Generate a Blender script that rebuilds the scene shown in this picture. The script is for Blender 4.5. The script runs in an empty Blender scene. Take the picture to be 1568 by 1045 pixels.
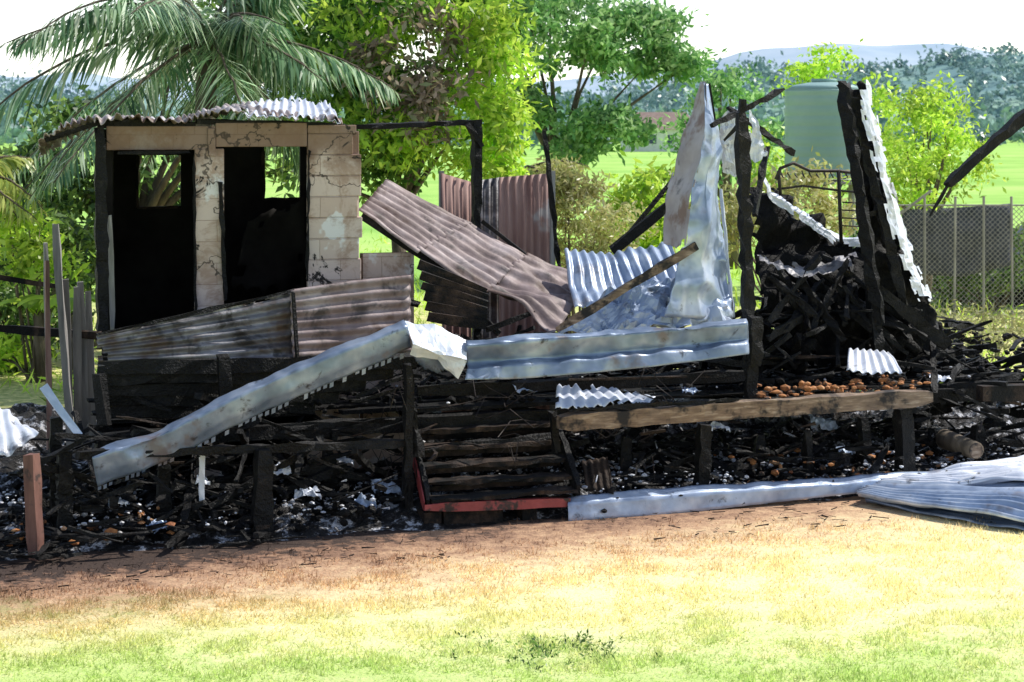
import bpy, math, random
import numpy as np
from mathutils import Vector, noise
random.seed(7); rng=np.random.default_rng(7)
sc=bpy.context.scene
# ---- image pixels (u,v) + assumed distance -> metres.  house frame: E along the front, N to the back
F=3049.; EYE=3.49; CX=784.; HV=190.
def S(u,v,d): return Vector(((u-CX)/F*d, d, EYE-(v-HV)/F*d))
def G(u,v):
    d=EYE*F/(v-HV); return Vector(((u-CX)/F*d,d,0))
E=Vector((.9397,.342,0)); N=Vector((-.342,.9397,0)); A=Vector((-3.8,16.1,0)); Z=Vector((0,0,1))
def Hd(u,b):
    a=A+N*b; k=(u-CX)/F; t=(k*a.y-a.x)/(E.x-k*E.y); return a.y+t*E.y
def H(u,v,b): return S(u,v,Hd(u,b))
def L(t,b,z): return A+E*t+N*b+Z*z
def tb(p):
    q=p-A; return q.dot(E),q.dot(N)
U=random.uniform
# ---------------- materials
def newmat(name):
    m=bpy.data.materials.new(name); m.use_nodes=True; nt=m.node_tree; nt.nodes.clear()
    out=nt.nodes.new('ShaderNodeOutputMaterial'); return m,nt,out
def nd(nt,t,**k):
    n=nt.nodes.new(t)
    for a,b in k.items(): setattr(n,a,b)
    return n
def lk(nt,a,b): nt.links.new(a,b)
def ramp(nt,fac,stops):
    r=nd(nt,'ShaderNodeValToRGB'); e=r.color_ramp.elements
    while len(e)<len(stops): e.new(.5)
    for el,(p,c) in zip(e,stops): el.position=p; el.color=(*c,1)
    lk(nt,fac,r.inputs[0]); return r.outputs[0]
def noisen(nt,vec,scale,detail=3,rough=.6,dist=0):
    n=nd(nt,'ShaderNodeTexNoise'); n.inputs['Scale'].default_value=scale; n.inputs['Detail'].default_value=detail
    n.inputs['Roughness'].default_value=rough; n.inputs['Distortion'].default_value=dist
    lk(nt,vec,n.inputs['Vector']); return n.outputs['Fac']
def mixc(nt,fac,a,b):
    m=nd(nt,'ShaderNodeMix',data_type='RGBA')
    for s,v in ((m.inputs[0],fac),(m.inputs[6],a),(m.inputs[7],b)):
        if isinstance(v,bpy.types.NodeSocket): lk(nt,v,s)
        elif isinstance(v,(int,float)): s.default_value=v
        else: s.default_value=(*v,1)
    return m.outputs[2]
def mth(nt,op,a,b=0.,clamp=False):
    m=nd(nt,'ShaderNodeMath',operation=op,use_clamp=clamp)
    for s,v in ((m.inputs[0],a),(m.inputs[1],b)):
        if isinstance(v,bpy.types.NodeSocket): lk(nt,v,s)
        else: s.default_value=v
    return m.outputs[0]
def smooth(nt,v,lo,hi):
    m=nd(nt,'ShaderNodeMapRange',interpolation_type='SMOOTHSTEP'); lk(nt,v,m.inputs[0])
    m.inputs[1].default_value=lo; m.inputs[2].default_value=hi; return m.outputs[0]
def coord(nt,stretch=(1,1,1)):
    tc=nd(nt,'ShaderNodeTexCoord'); mp=nd(nt,'ShaderNodeMapping'); mp.inputs['Scale'].default_value=stretch
    lk(nt,tc.outputs['Object'],mp.inputs[0]); return mp.outputs[0]
def finish(nt,out,col,rough=.7,metal=0,bump=None,bs=.3,bd=.02,spec=.5):
    p=nd(nt,'ShaderNodeBsdfPrincipled')
    for key,val in (('Base Color',col),('Roughness',rough),('Metallic',metal)):
        if isinstance(val,bpy.types.NodeSocket): lk(nt,val,p.inputs[key])
        else: p.inputs[key].default_value=(*val,1) if key=='Base Color' else val
    p.inputs['Specular IOR Level'].default_value=spec
    if bump is not None:
        b=nd(nt,'ShaderNodeBump'); b.inputs['Strength'].default_value=bs; b.inputs['Distance'].default_value=bd
        lk(nt,bump,b.inputs['Height']); lk(nt,b.outputs[0],p.inputs['Normal'])
    lk(nt,p.outputs[0],out.inputs[0]); return p
def simple(name,stops,scale=4,rough=.7,metal=0,bs=.3,bd=.02,stretch=(1,1,1),patch=None,pscale=1.5,plo=.5,phi=.62,spec=.5,fine=40,soot=None):
    m,nt,out=newmat(name); c=coord(nt,stretch)
    n=noisen(nt,c,scale); col=ramp(nt,n,stops); met=metal
    if patch:
        n2=noisen(nt,coord(nt),pscale,4,.65); f=smooth(nt,n2,plo,phi); col=mixc(nt,f,col,patch)
        if metal: met=mth(nt,'MULTIPLY',mth(nt,'SUBTRACT',1.,f),metal)
    if soot:
        f2=smooth(nt,noisen(nt,coord(nt),soot[0],4,.7,.4),soot[1],soot[2]); col=mixc(nt,mth(nt,'MULTIPLY',f2,soot[3]),col,(.02,.018,.018))
    nb=noisen(nt,c,fine,2,.7)
    finish(nt,out,col,rough,met,nb,bs,bd,spec); return m
M={}
M['char']=simple('charred_timber',[(.35,(.003,.003,.003)),(.6,(.008,.007,.007)),(.78,(.035,.032,.03))],9,.6,0,.9,.02,spec=.25)
M['charb']=simple('charred_brown_timber',[(.3,(.008,.006,.005)),(.6,(.05,.032,.023)),(.8,(.14,.095,.065))],8,.75,0,.7,.02,patch=(.005,.005,.005),pscale=2.2,plo=.48,phi=.58,spec=.25)
M['wood']=simple('scorched_wood',[(.3,(.1,.065,.045)),(.55,(.24,.165,.11)),(.75,(.44,.35,.26))],5,.75,0,.6,.01,stretch=(1,1,6),patch=(.015,.012,.011),pscale=3.2,plo=.48,phi=.6)
M['galv']=simple('galvanised_iron',[(.3,(.09,.125,.19)),(.5,(.19,.245,.35)),(.72,(.4,.46,.57))],2.6,.4,.35,.2,.01,patch=(.14,.12,.13),pscale=2.1,plo=.55,phi=.7,fine=25,soot=(5,.57,.71,.85))
M['galvl']=simple('bright_galvanised_iron',[(.3,(.22,.28,.4)),(.5,(.38,.46,.6)),(.72,(.66,.71,.8))],3,.38,.3,.2,.01,patch=(.2,.2,.24),pscale=2.6,plo=.56,phi=.72,fine=25,soot=(5,.6,.74,.7))
M['galvw']=simple('pale_sheet_metal',[(.3,(.5,.54,.64)),(.7,(.8,.82,.88))],3,.42,.1,.2,.01,patch=(.16,.16,.18),pscale=3,plo=.58,phi=.72,fine=25,soot=(7,.6,.7,.8))
M['fire']=simple('fire_stained_iron',[(.3,(.06,.06,.07)),(.5,(.17,.165,.185)),(.7,(.4,.385,.4))],2.2,.5,.25,.25,.02,stretch=(1,1,3),patch=(.07,.045,.035),pscale=1.8,plo=.48,phi=.64,fine=12,soot=(2.5,.5,.62,.85))
M['rust']=simple('rusted_iron',[(.3,(.11,.075,.07)),(.5,(.23,.17,.165)),(.7,(.4,.33,.33))],2.5,.6,.1,.25,.02,patch=(.1,.055,.04),pscale=2.0,plo=.52,phi=.68,fine=12,soot=(3,.54,.7,.75))
M['tan']=simple('tan_shade_side_iron',[(.3,(.34,.29,.28)),(.7,(.55,.5,.5))],3,.6,.1,.25,.01,patch=(.24,.16,.13),pscale=2.4,plo=.54,phi=.68,fine=12,soot=(4,.6,.74,.6))  # tan-grey paints in the shade on the fold facing away from the sun
M['roof']=simple('rusted_roof_iron',[(.3,(.2,.14,.12)),(.55,(.42,.36,.34)),(.75,(.6,.57,.58))],1.6,.55,.1,.25,.02,patch=(.13,.075,.05),pscale=1.7,plo=.46,phi=.58,fine=12,soot=(3,.56,.7,.8))
M['rustp']=simple('faded_red_iron',[(.3,(.24,.12,.1)),(.7,(.42,.26,.22))],2.5,.7,0,.2,.02,stretch=(6,1,.5),patch=(.45,.4,.38),pscale=1.3,plo=.6,phi=.7)
M['redp']=simple('burnt_red_paint',[(.3,(.2,.025,.025)),(.7,(.34,.06,.06))],6,.5,0,.4,.01,patch=(.02,.01,.01),pscale=5,plo=.52,phi=.62)
M['redpost']=simple('red_post_timber',[(.3,(.14,.06,.045)),(.7,(.25,.12,.09))],6,.7,0,.4,.01,stretch=(2,2,.4),soot=(5,.5,.65,.8))
M['soot']=simple('sooty_plaster',[(.3,(.006,.005,.005)),(.7,(.024,.022,.02))],2,.9,0,.3,.01,spec=.1)
M['black']=simple('black_boards',[(.3,(.002,.002,.002)),(.6,(.008,.007,.007)),(.8,(.04,.036,.034))],6,.7,0,.8,.03,spec=.2)
M['bark']=simple('bark',[(.3,(.06,.045,.03)),(.7,(.18,.14,.1))],8,.9,0,.6,.02,stretch=(1,1,.3))
M['grey']=simple('weathered_paling',[(.3,(.2,.19,.18)),(.7,(.4,.38,.36))],5,.85,0,.4,.01,stretch=(3,3,.3))
M['clay']=simple('broken_clay',[(.3,(.2,.06,.02)),(.55,(.5,.2,.06)),(.75,(.6,.4,.25))],7,.8,0,.4,.01,patch=(.02,.015,.012),pscale=5)
M['ashw']=simple('pale_ash_and_glints',[(.3,(.3,.31,.36)),(.7,(.8,.81,.86))],9,.45,.1,.5,.01)  # pale ash, with sun glints painted in as near-white
M['tank']=simple('blue_grey_tank_plastic',[(.3,(.24,.38,.36)),(.7,(.3,.44,.42))],1.2,.5,0,.05,.01)
M['blue']=simple('dark_blue_paint',[(.3,(.02,.03,.09)),(.7,(.05,.07,.16))],3,.4,0,.1,.01)
M['steel']=simple('burnt_steel',[(.3,(.015,.012,.012)),(.7,(.07,.055,.05))],12,.6,.4,.3,.005)
M['netm']=simple('dark_shade_cloth',[(.3,(.03,.035,.05)),(.7,(.08,.085,.12))],5,.8,0,.2,.01)
M['whitew']=simple('white_weatherboard',[(.3,(.6,.6,.58)),(.7,(.75,.75,.72))],2,.7)
M['roofr']=simple('brown_roofing',[(.3,(.2,.13,.11)),(.7,(.28,.2,.17))],2,.7)
def blockmat():
    m,nt,out=newmat('scorched_concrete_block')
    tc=nd(nt,'ShaderNodeTexCoord'); P=tc.outputs['Object']
    d=nd(nt,'ShaderNodeVectorMath',operation='DOT_PRODUCT'); lk(nt,P,d.inputs[0]); d.inputs[1].default_value=tuple(E)
    d2=nd(nt,'ShaderNodeVectorMath',operation='DOT_PRODUCT'); lk(nt,P,d2.inputs[0]); d2.inputs[1].default_value=tuple(N)
    sx=nd(nt,'ShaderNodeSeparateXYZ'); lk(nt,P,sx.inputs[0])
    n4=noisen(nt,P,4,3,.7)
    cb=nd(nt,'ShaderNodeCombineXYZ'); lk(nt,mth(nt,'ADD',mth(nt,'ADD',d.outputs['Value'],d2.outputs['Value']),mth(nt,'MULTIPLY',n4,.02)),cb.inputs[0]); lk(nt,mth(nt,'ADD',sx.outputs[2],mth(nt,'MULTIPLY',n4,.02)),cb.inputs[1])
    br=nd(nt,'ShaderNodeTexBrick'); lk(nt,cb.outputs[0],br.inputs['Vector'])
    for k,v in (('Scale',1.),('Mortar Size',.004),('Brick Width',.4),('Row Height',.2),('Mortar Smooth',.6)): br.inputs[k].default_value=v
    br.inputs['Color1'].default_value=(.56,.43,.37,1); br.inputs['Color2'].default_value=(.64,.53,.48,1); br.inputs['Mortar'].default_value=(.36,.26,.21,1)
    n=noisen(nt,P,1.9,4,.65); c=mixc(nt,smooth(nt,n,.56,.6),br.outputs[0],(.74,.71,.71))
    c=mixc(nt,mth(nt,'MULTIPLY',smooth(nt,noisen(nt,P,3.1,5,.75,.4),.44,.62),.75),c,(.34,.22,.16))
    n3=noisen(nt,P,3.1,4,.7); zz=mth(nt,'ADD',sx.outputs[2],mth(nt,'MULTIPLY',n3,.5))
    c=mixc(nt,mth(nt,'MULTIPLY',smooth(nt,zz,3.3,3.52),.85),c,(.2,.125,.09))
    n2=noisen(nt,P,2.6,5,.75,.8); c=mixc(nt,smooth(nt,n2,.59,.645),c,(.035,.03,.028))
    # a few long settlement cracks
    vo=nd(nt,'ShaderNodeTexVoronoi',feature='DISTANCE_TO_EDGE'); vo.inputs['Scale'].default_value=.9
    pw=nd(nt,'ShaderNodeVectorMath',operation='ADD'); lk(nt,P,pw.inputs[0]); cc=nd(nt,'ShaderNodeCombineXYZ'); lk(nt,mth(nt,'MULTIPLY',n4,.5),cc.inputs[0]); lk(nt,mth(nt,'MULTIPLY',n3,.3),cc.inputs[2]); lk(nt,cc.outputs[0],pw.inputs[1]); lk(nt,pw.outputs[0],vo.inputs['Vector'])
    cr=mth(nt,'SUBTRACT',1.,smooth(nt,vo.outputs['Distance'],.003,.009)); c=mixc(nt,mth(nt,'MULTIPLY',cr,.8),c,(.05,.04,.035))
    h=mth(nt,'ADD',mth(nt,'MULTIPLY',br.outputs['Fac'],-.6),mth(nt,'MULTIPLY',noisen(nt,P,30),.6))
    finish(nt,out,c,.9,0,h,.5,.01,.2); return m
M['block']=blockmat()
def leafmat(name,cols,trans=.45):
    m,nt,out=newmat(name); g=nd(nt,'ShaderNodeNewGeometry')
    st=[(i/max(1,len(cols)-1),c) for i,c in enumerate(cols)]
    col=ramp(nt,g.outputs['Random Per Island'],st)
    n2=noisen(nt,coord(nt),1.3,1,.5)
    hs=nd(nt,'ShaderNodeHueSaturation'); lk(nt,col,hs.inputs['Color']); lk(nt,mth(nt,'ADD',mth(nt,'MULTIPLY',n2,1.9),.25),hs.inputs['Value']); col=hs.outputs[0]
    p=nd(nt,'ShaderNodeBsdfPrincipled'); lk(nt,col,p.inputs['Base Color']); p.inputs['Roughness'].default_value=.4; p.inputs['Specular IOR Level'].default_value=.5
    t=nd(nt,'ShaderNodeBsdfTranslucent'); lk(nt,col,t.inputs[0])
    mx=nd(nt,'ShaderNodeMixShader'); mx.inputs[0].default_value=trans
    lk(nt,p.outputs[0],mx.inputs[1]); lk(nt,t.outputs[0],mx.inputs[2]); lk(nt,mx.outputs[0],out.inputs[0]); return m
M['leafA']=leafmat('mango_leaves',[(.03,.085,.015),(.09,.21,.035),(.22,.4,.06),(.38,.54,.1)],.5)
M['leafDead']=leafmat('scorched_leaves',[(.12,.09,.06),(.28,.2,.14),(.42,.32,.24),(.16,.22,.07)],.35)
M['leafY']=leafmat('sunlit_leaves',[(.26,.46,.04),(.46,.66,.07),(.64,.78,.12),(.14,.28,.03)],.5)  # brighter copy of the leaf greens, backlit sun put into the colour
M['leafB']=leafmat('rain_tree_leaves',[(.06,.17,.05),(.14,.3,.09),(.26,.44,.15),(.4,.56,.26)],.45)
M['palm']=leafmat('palm_leaflets',[(.04,.11,.05),(.11,.22,.1),(.28,.42,.22),(.7,.76,.58)],.4)
M['palmY']=leafmat('yellowing_palm_leaflets',[(.15,.24,.05),(.4,.46,.1),(.6,.6,.2)],.4)
M['dry']=leafmat('dry_bush_leaves',[(.26,.26,.1),(.45,.4,.18),(.32,.38,.1),(.5,.45,.26)],.35)
M['dist']=leafmat('distant_leaves',[(.1,.18,.19),(.17,.27,.25),(.26,.38,.3)],.2)  # blue-grey distance haze mixed into the leaf colours
M['dark']=leafmat('shaded_leaves',[(.02,.05,.015),(.06,.12,.03),(.16,.28,.06),(.3,.42,.1)],.4)  # darker copy of the leaf greens, shade put into the colour
# ---------------- ground
def ground_color(nt,lawn_only=False):
    tc=nd(nt,'ShaderNodeTexCoord'); P=tc.outputs['Object']; sx=nd(nt,'ShaderNodeSeparateXYZ'); lk(nt,P,sx.inputs[0]); x,y=sx.outputs[0],sx.outputs[1]
    s=mth(nt,'ADD',mth(nt,'ADD',mth(nt,'MULTIPLY',x,.342),mth(nt,'MULTIPLY',y,-.94)),16.43)
    n=noisen(nt,P,1.0,4,.65); nf=noisen(nt,P,7,4,.75)
    s2=mth(nt,'ADD',mth(nt,'ADD',s,mth(nt,'MULTIPLY',mth(nt,'SUBTRACT',n,.5),1.8)),mth(nt,'MULTIPLY',mth(nt,'SUBTRACT',nf,.5),2.4))
    s3=mth(nt,'ADD',s2,mth(nt,'MULTIPLY',x,.2))
    col=ramp(nt,mth(nt,'MULTIPLY',s3,.2,True),[(0,(.07,.05,.042)),(.07,(.28,.165,.11)),(.2,(.54,.34,.21)),(.36,(.82,.62,.36)),(.56,(.92,.82,.46)),(1,(.92,.84,.48))])
    yn=mth(nt,'ADD',y,mth(nt,'ADD',mth(nt,'MULTIPLY',n,3.),mth(nt,'MULTIPLY',nf,3.)))
    g=mth(nt,'SUBTRACT',1.,smooth(nt,yn,14.9,18.)); col=mixc(nt,mth(nt,'MULTIPLY',g,.85),col,(.44,.62,.16))
    if lawn_only: return col,nf,P
    nb=noisen(nt,P,.12,3,.6)
    far=ramp(nt,nb,[(.3,(.26,.5,.1)),(.5,(.38,.62,.14)),(.7,(.5,.7,.2))])
    mid=ramp(nt,nf,[(.35,(.32,.38,.1)),(.6,(.85,.76,.36))])
    back=mixc(nt,smooth(nt,y,34,46),mid,far)
    return mixc(nt,smooth(nt,y,22,24.),col,back),nf,P
m,nt,out=newmat('ground_soil_and_grass'); c,nf,P=ground_color(nt); finish(nt,out,c,.95,0,noisen(nt,P,25,3,.7),.8,.03,.1); M['ground']=m
m,nt,out=newmat('grass_blades'); c,nf,P=ground_color(nt,True)
hs=nd(nt,'ShaderNodeHueSaturation'); g=nd(nt,'ShaderNodeNewGeometry'); lk(nt,mth(nt,'ADD',mth(nt,'MULTIPLY',g.outputs['Random Per Island'],.75),.72),hs.inputs['Value']); lk(nt,c,hs.inputs['Color'])
p=nd(nt,'ShaderNodeBsdfDiffuse'); lk(nt,hs.outputs[0],p.inputs[0]); t=nd(nt,'ShaderNodeBsdfTranslucent'); lk(nt,hs.outputs[0],t.inputs[0]); mx=nd(nt,'ShaderNodeMixShader'); mx.inputs[0].default_value=.5
lk(nt,p.outputs[0],mx.inputs[1]); lk(nt,t.outputs[0],mx.inputs[2]); lk(nt,mx.outputs[0],out.inputs[0]); M['grass']=m
m,nt,out=newmat('ash_bed'); P=coord(nt); n=noisen(nt,P,5,5,.78); col=ramp(nt,n,[(.3,(.004,.004,.004)),(.49,(.014,.012,.012)),(.54,(.08,.076,.078)),(.6,(.62,.62,.66))])  # white spots: pale ash plus painted patches of sun reaching under the floor
col=mixc(nt,smooth(nt,noisen(nt,P,.9,3),.54,.66),col,(.012,.009,.008)); finish(nt,out,col,.7,0,noisen(nt,P,18,3,.8),1.,.06,.3); M['ash']=m
# ---------------- mesh builder
def link(o,parent=None):
    sc.collection.objects.link(o)
    if parent: o.parent=parent
    return o
def empty(name):
    o=bpy.data.objects.new(name,None); o.empty_display_size=.3; return link(o)
def mesh(name,v,f,mat,parent=None,sm=False):
    me=bpy.data.meshes.new(name); me.from_pydata([tuple(p) for p in v],[],f); me.materials.append(M[mat])
    if sm:
        for p in me.polygons: p.use_smooth=True
    me.update(); return link(bpy.data.objects.new(name,me),parent)
SH=[0.,0.]
class MB:
    def __init__(s): s.v=[]; s.f=[]
    def beam(s,a,b,w,h,jit=.0,seg=.25,up=Z,taper=1.,bow=0.):
        a=Vector(a); b=Vector(b); d=b-a; Ln=d.length
        if Ln<1e-5: return s
        d/=Ln; side=d.cross(up)
        if side.length<.05: side=d.cross(N)
        side.normalize(); u2=side.cross(d).normalized(); n=max(1,min(40,int(Ln/seg))) if jit else 1
        base=len(s.v)
        for i in range(n+1):
            k=i/n; er=1-.35*U(0,1)*(1 if jit and i in(0,n) else 0); c=a+d*Ln*k+side*bow*math.sin(k*math.pi); ww=w*(1+(taper-1)*k)/2*er; hh=h*(1+(taper-1)*k)/2*er
            for sx,sy in ((-1,-1),(1,-1),(1,1),(-1,1)):
                j=Vector((U(-jit,jit),U(-jit,jit),U(-jit,jit)))
                s.v.append(c+side*ww*sx+u2*hh*sy+j)
        for i in range(n):
            o=base+4*i
            for q in range(4): s.f.append((o+q,o+(q+1)%4,o+4+(q+1)%4,o+4+q))
        s.f.append((base+3,base+2,base+1,base)); o=base+4*n; s.f.append((o,o+1,o+2,o+3)); return s
    def tube(s,pts,rad,sides=8):
        pts=[Vector(p) for p in pts]; base=len(s.v); n=len(pts)
        for i,p in enumerate(pts):
            d=(pts[min(n-1,i+1)]-pts[max(0,i-1)]).normalized(); a=d.cross(Vector((.3,.9,.1)));
            if a.length<.1: a=d.cross(Vector((1,0,0)))
            a.normalize(); b=d.cross(a); r=rad[i] if isinstance(rad,(list,tuple)) else rad
            for q in range(sides):
                t=2*math.pi*q/sides; s.v.append(p+(a*math.cos(t)+b*math.sin(t))*r)
        for i in range(n-1):
            for q in range(sides):
                o=base+i*sides; s.f.append((o+q,o+(q+1)%sides,o+sides+(q+1)%sides,o+sides+q))
        s.f.append(tuple(base+q for q in reversed(range(sides)))); s.f.append(tuple(base+(n-1)*sides+q for q in range(sides))); return s
    def box(s,t0,t1,b0,b1,z0,z1):
        base=len(s.v)
        for z in (z0,z1):
            for t,b in ((t0,b0),(t1,b0),(t1,b1),(t0,b1)): s.v.append(L(t+(b-SH[1])*SH[0],b,z))
        for f in ((0,3,2,1),(4,5,6,7),(0,1,5,4),(1,2,6,5),(2,3,7,6),(3,0,4,7)): s.f.append(tuple(base+i for i in f))
        return s
    def chunk(s,c,r):
        base=len(s.v); ico=[(0,0,1),(.9,0,.4),(.28,.85,.4),(-.72,.52,.4),(-.72,-.52,.4),(.28,-.85,.4),(.72,.52,-.4),(-.28,.85,-.4),(-.9,0,-.4),(-.28,-.85,-.4),(.72,-.52,-.4),(0,0,-1)]
        sq=(U(.6,1.5),U(.6,1.5),U(.4,.9))
        for p in ico: s.v.append(Vector(c)+Vector((p[0]*sq[0]*U(.7,1.2),p[1]*sq[1]*U(.7,1.2),p[2]*sq[2]*U(.7,1.2)))*r)
        for f in [(0,1,2),(0,2,3),(0,3,4),(0,4,5),(0,5,1),(1,6,2),(2,7,3),(3,8,4),(4,9,5),(5,10,1),(2,6,7),(3,7,8),(4,8,9),(5,9,10),(1,10,6),(11,7,6),(11,8,7),(11,9,8),(11,10,9),(11,6,10)]:
            s.f.append(tuple(base+i for i in f))
        return s
    def quad(s,*p):
        base=len(s.v); s.v+= [Vector(q) for q in p]; s.f.append(tuple(range(base,base+len(p)))); return s
    def obj(s,name,mat,parent=None,sm=False): return mesh(name,s.v,s.f,mat,parent,sm)
def patch(name,rows,mat,waves=0,amp=.009,dirw='u',nu=None,nv=24,cr=.0,cs=2.,rag=0,parent=None,solid=.002,seed=0,thr=.25,ridge=0.,flat=False):
    R=np.array([[list(p) for p in r] for r in rows],float); nr,nc=R.shape[:2]
    if waves:
        if dirw=='u': nu=int(waves*8)
        else: nv=int(waves*8); nu=nu or 24
    nu=nu or 24
    gu=np.linspace(0,nc-1,nu+1); gv=np.linspace(0,nr-1,nv+1)
    iu=np.minimum(gu.astype(int),nc-2); fu=(gu-iu)[None,:,None]; iv=np.minimum(gv.astype(int),nr-2); fv=(gv-iv)[:,None,None]
    g=lambda a,b: R[np.ix_(a,b)]
    P=(g(iv,iu)*(1-fu)+g(iv,iu+1)*fu)*(1-fv)+(g(iv+1,iu)*(1-fu)+g(iv+1,iu+1)*fu)*fv
    du=np.gradient(P,axis=1); dv=np.gradient(P,axis=0); n=np.cross(du,dv); n/=np.linalg.norm(n,axis=2,keepdims=True)+1e-9
    if waves:
        ph=(gu/(nc-1))[None,:] if dirw=='u' else (gv/(nr-1))[:,None]
        P=P+n*(np.sin(ph*waves*2*math.pi)*amp)[:,:,None]
    if cr or ridge:
        for j in range(nv+1):
            for i in range(nu+1):
                q=Vector(P[j,i])*cs+Vector((seed*7.3,0,0))
                a=(noise.noise(q)+.5*noise.noise(q*2.3))*cr-ridge*(abs(noise.noise(q*1.3+Vector((9,0,0))))+.5*abs(noise.noise(q*2.9))-.25); P[j,i]+=n[j,i]*a
                if rag and (j in(0,nv)): P[j,i]+=rag*noise.noise(q*9)*np.array((0,0,1))
    vs=P.reshape(-1,3); fs=[]
    for j in range(nv):
        for i in range(nu):
            if rag and (j<2 or j>nv-3 or i<2 or i>nu-3) and noise.noise(Vector(P[j,i])*6)>thr: continue
            a=j*(nu+1)+i
            if flat: fs+= [(a,a+1,a+nu+2),(a,a+nu+2,a+nu+1)] if (i+j)%2 else [(a,a+1,a+nu+1),(a+1,a+nu+2,a+nu+1)]
            else: fs.append((a,a+1,a+nu+2,a+nu+1))
    o=mesh(name,vs,fs,mat,parent,not flat)
    if solid:
        md=o.modifiers.new('thickness','SOLIDIFY'); md.thickness=solid; md.offset=0
    return o
def quads_np(name,V,mat,parent=None,k=4):
    n=len(V)//k; me=bpy.data.meshes.new(name); me.vertices.add(n*k); me.vertices.foreach_set('co',V.astype(np.float32).ravel())
    me.loops.add(n*k); me.loops.foreach_set('vertex_index',np.arange(n*k,dtype=np.int32)); me.polygons.add(n)
    me.polygons.foreach_set('loop_start',np.arange(0,n*k,k,dtype=np.int32)); me.polygons.foreach_set('loop_total',np.full(n,k,dtype=np.int32))
    me.materials.append(M[mat]); me.update(calc_edges=True); me.validate(); return link(bpy.data.objects.new(name,me),parent)
def leaves_at(C,ln,wd,droop=.4):
    n=len(C); d=rng.normal(size=(n,3)); d[:,2]-=droop; d/=np.linalg.norm(d,axis=1,keepdims=True)
    r=rng.normal(size=(n,3)); s=np.cross(d,r); s/=np.linalg.norm(s,axis=1,keepdims=True)
    l=(ln*rng.uniform(.6,1.3,n))[:,None]; w=(wd*rng.uniform(.6,1.2,n))[:,None]
    V=np.empty((n,4,3)); V[:,0]=C; V[:,1]=C+d*l*.5+s*w*.5; V[:,2]=C+d*l; V[:,3]=C+d*l*.5-s*w*.5; return V.reshape(-1,3)
def crown(ells,nclump,per,csize,ln,wd):
    ws=np.array([e[2] for e in ells]); ws=ws/ws.sum(); pts=[]; cents=[]
    for e,w in zip(ells,ws):
        k=max(1,int(nclump*w)); d=rng.normal(size=(k,3)); d/=np.linalg.norm(d,axis=1,keepdims=True)
        r=rng.uniform(.35,1.,k)**.6; c=np.array(e[0])+d*r[:,None]*np.array(e[1]); cents.append(c)
    C=np.concatenate(cents)
    for c in C:
        sz=csize*rng.uniform(.4,1.2); m=int(per*rng.uniform(.5,1.4)); q=rng.normal(size=(m,3))*.5*sz; q[:,2]*=.6; pts.append(c+q)
    return C,leaves_at(np.concatenate(pts),ln,wd)
def tree(name,base,ells,mat,nclump=120,per=90,csize=.5,ln=.16,wd=.06,tr=.14,extra=None,limbs=9,fork=.45):
    root=empty(name); C,V=crown(ells,nclump,per,csize,ln,wd); quads_np('crown_leaves',V,mat,root)
    base=Vector(base); ctr=Vector(np.mean([e[0] for e in ells],axis=0)); top=base.lerp(ctr,fork); top.z=base.z+(ctr.z-base.z)*fork
    b=MB(); b.tube([base-Z*.2,base.lerp(top,.5)+Vector((.08,0,0)),top],[tr*1.3,tr,tr*.8],10)
    for i in range(limbs):
        c=Vector(C[rng.integers(len(C))]); mid=top.lerp(c,.5)+Vector((U(-.2,.2),U(-.2,.2),U(.0,.3)))*tr*6
        b.tube([top-Z*.05,top.lerp(mid,.5)+Z*.05,mid,mid.lerp(c,.5),c],[tr*.6,tr*.42,tr*.28,tr*.16,tr*.06],6)
    b.obj('trunk_and_limbs','bark',root,True)
    if extra:
        for nm,el,mt,nc,pr in extra:
            _,V=crown(el,nc,pr,csize,ln,wd); quads_np(nm,V,mt,root)
    return root
def palm(name,base,ctr,n,Ln,mat,tr=.14,elev=(-.3,1.2),az=(0,6.28),npair=46,ll=.55,droop=(.35,.6)):
    root=empty(name); V=[]; b=MB(); ctr=Vector(ctr); base=Vector(base)
    b.tube([base-Z*.1,base.lerp(ctr,.5)+Vector((.1,0,0)),ctr],[tr*1.4,tr,tr*.8],10)
    for i in range(n):
        a=az[0]+(az[1]-az[0])*(i+U(-.4,.4))/n; el=U(*elev); l=Ln*U(.7,1.15)*(.72 if math.cos(a)>.3 else 1); d=Vector((math.cos(a)*math.cos(el),math.sin(a)*math.cos(el),math.sin(el)))
        pts=[]; K=14; dr=U(*droop); sdw=d.cross(Z).normalized()*U(-.25,.25)
        for k in range(K+1):
            t=k/K; pts.append(ctr+Vector((U(-.02,.02),0,0))+d*l*t-Z*(dr*l*t*t)+sdw*l*t*t)
        b.tube(pts,[.028*(1-.85*k/K)+.003 for k in range(K+1)],4)
        for k in range(npair):
            if U(0,1)<.08: continue
            t=.1+.9*k/npair; f=t*K; i0=min(K-1,int(f)); p=pts[i0].lerp(pts[i0+1],f-i0); tg=(pts[i0+1]-pts[i0]).normalized()
            sd=tg.cross(Z).normalized(); q=ll*math.sin(math.pi*min(1,(t*.85+.12)))**.6*U(.7,1.15)
            for s in (-1,1):
                dd=(sd*s*.75+tg*U(.4,.8)-Z*U(.1,.95)).normalized(); w=tg*.026
                m2=p+dd*q*.5; e=p+dd*q-Z*q*.22
                V+= [p-w*.7,m2-w+Z*.01,e,m2+w+Z*.01]
    quads_np('leaflets',np.array([list(v) for v in V]),mat,root); b.obj('trunk_and_rachises','bark',root,True); return root
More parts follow.
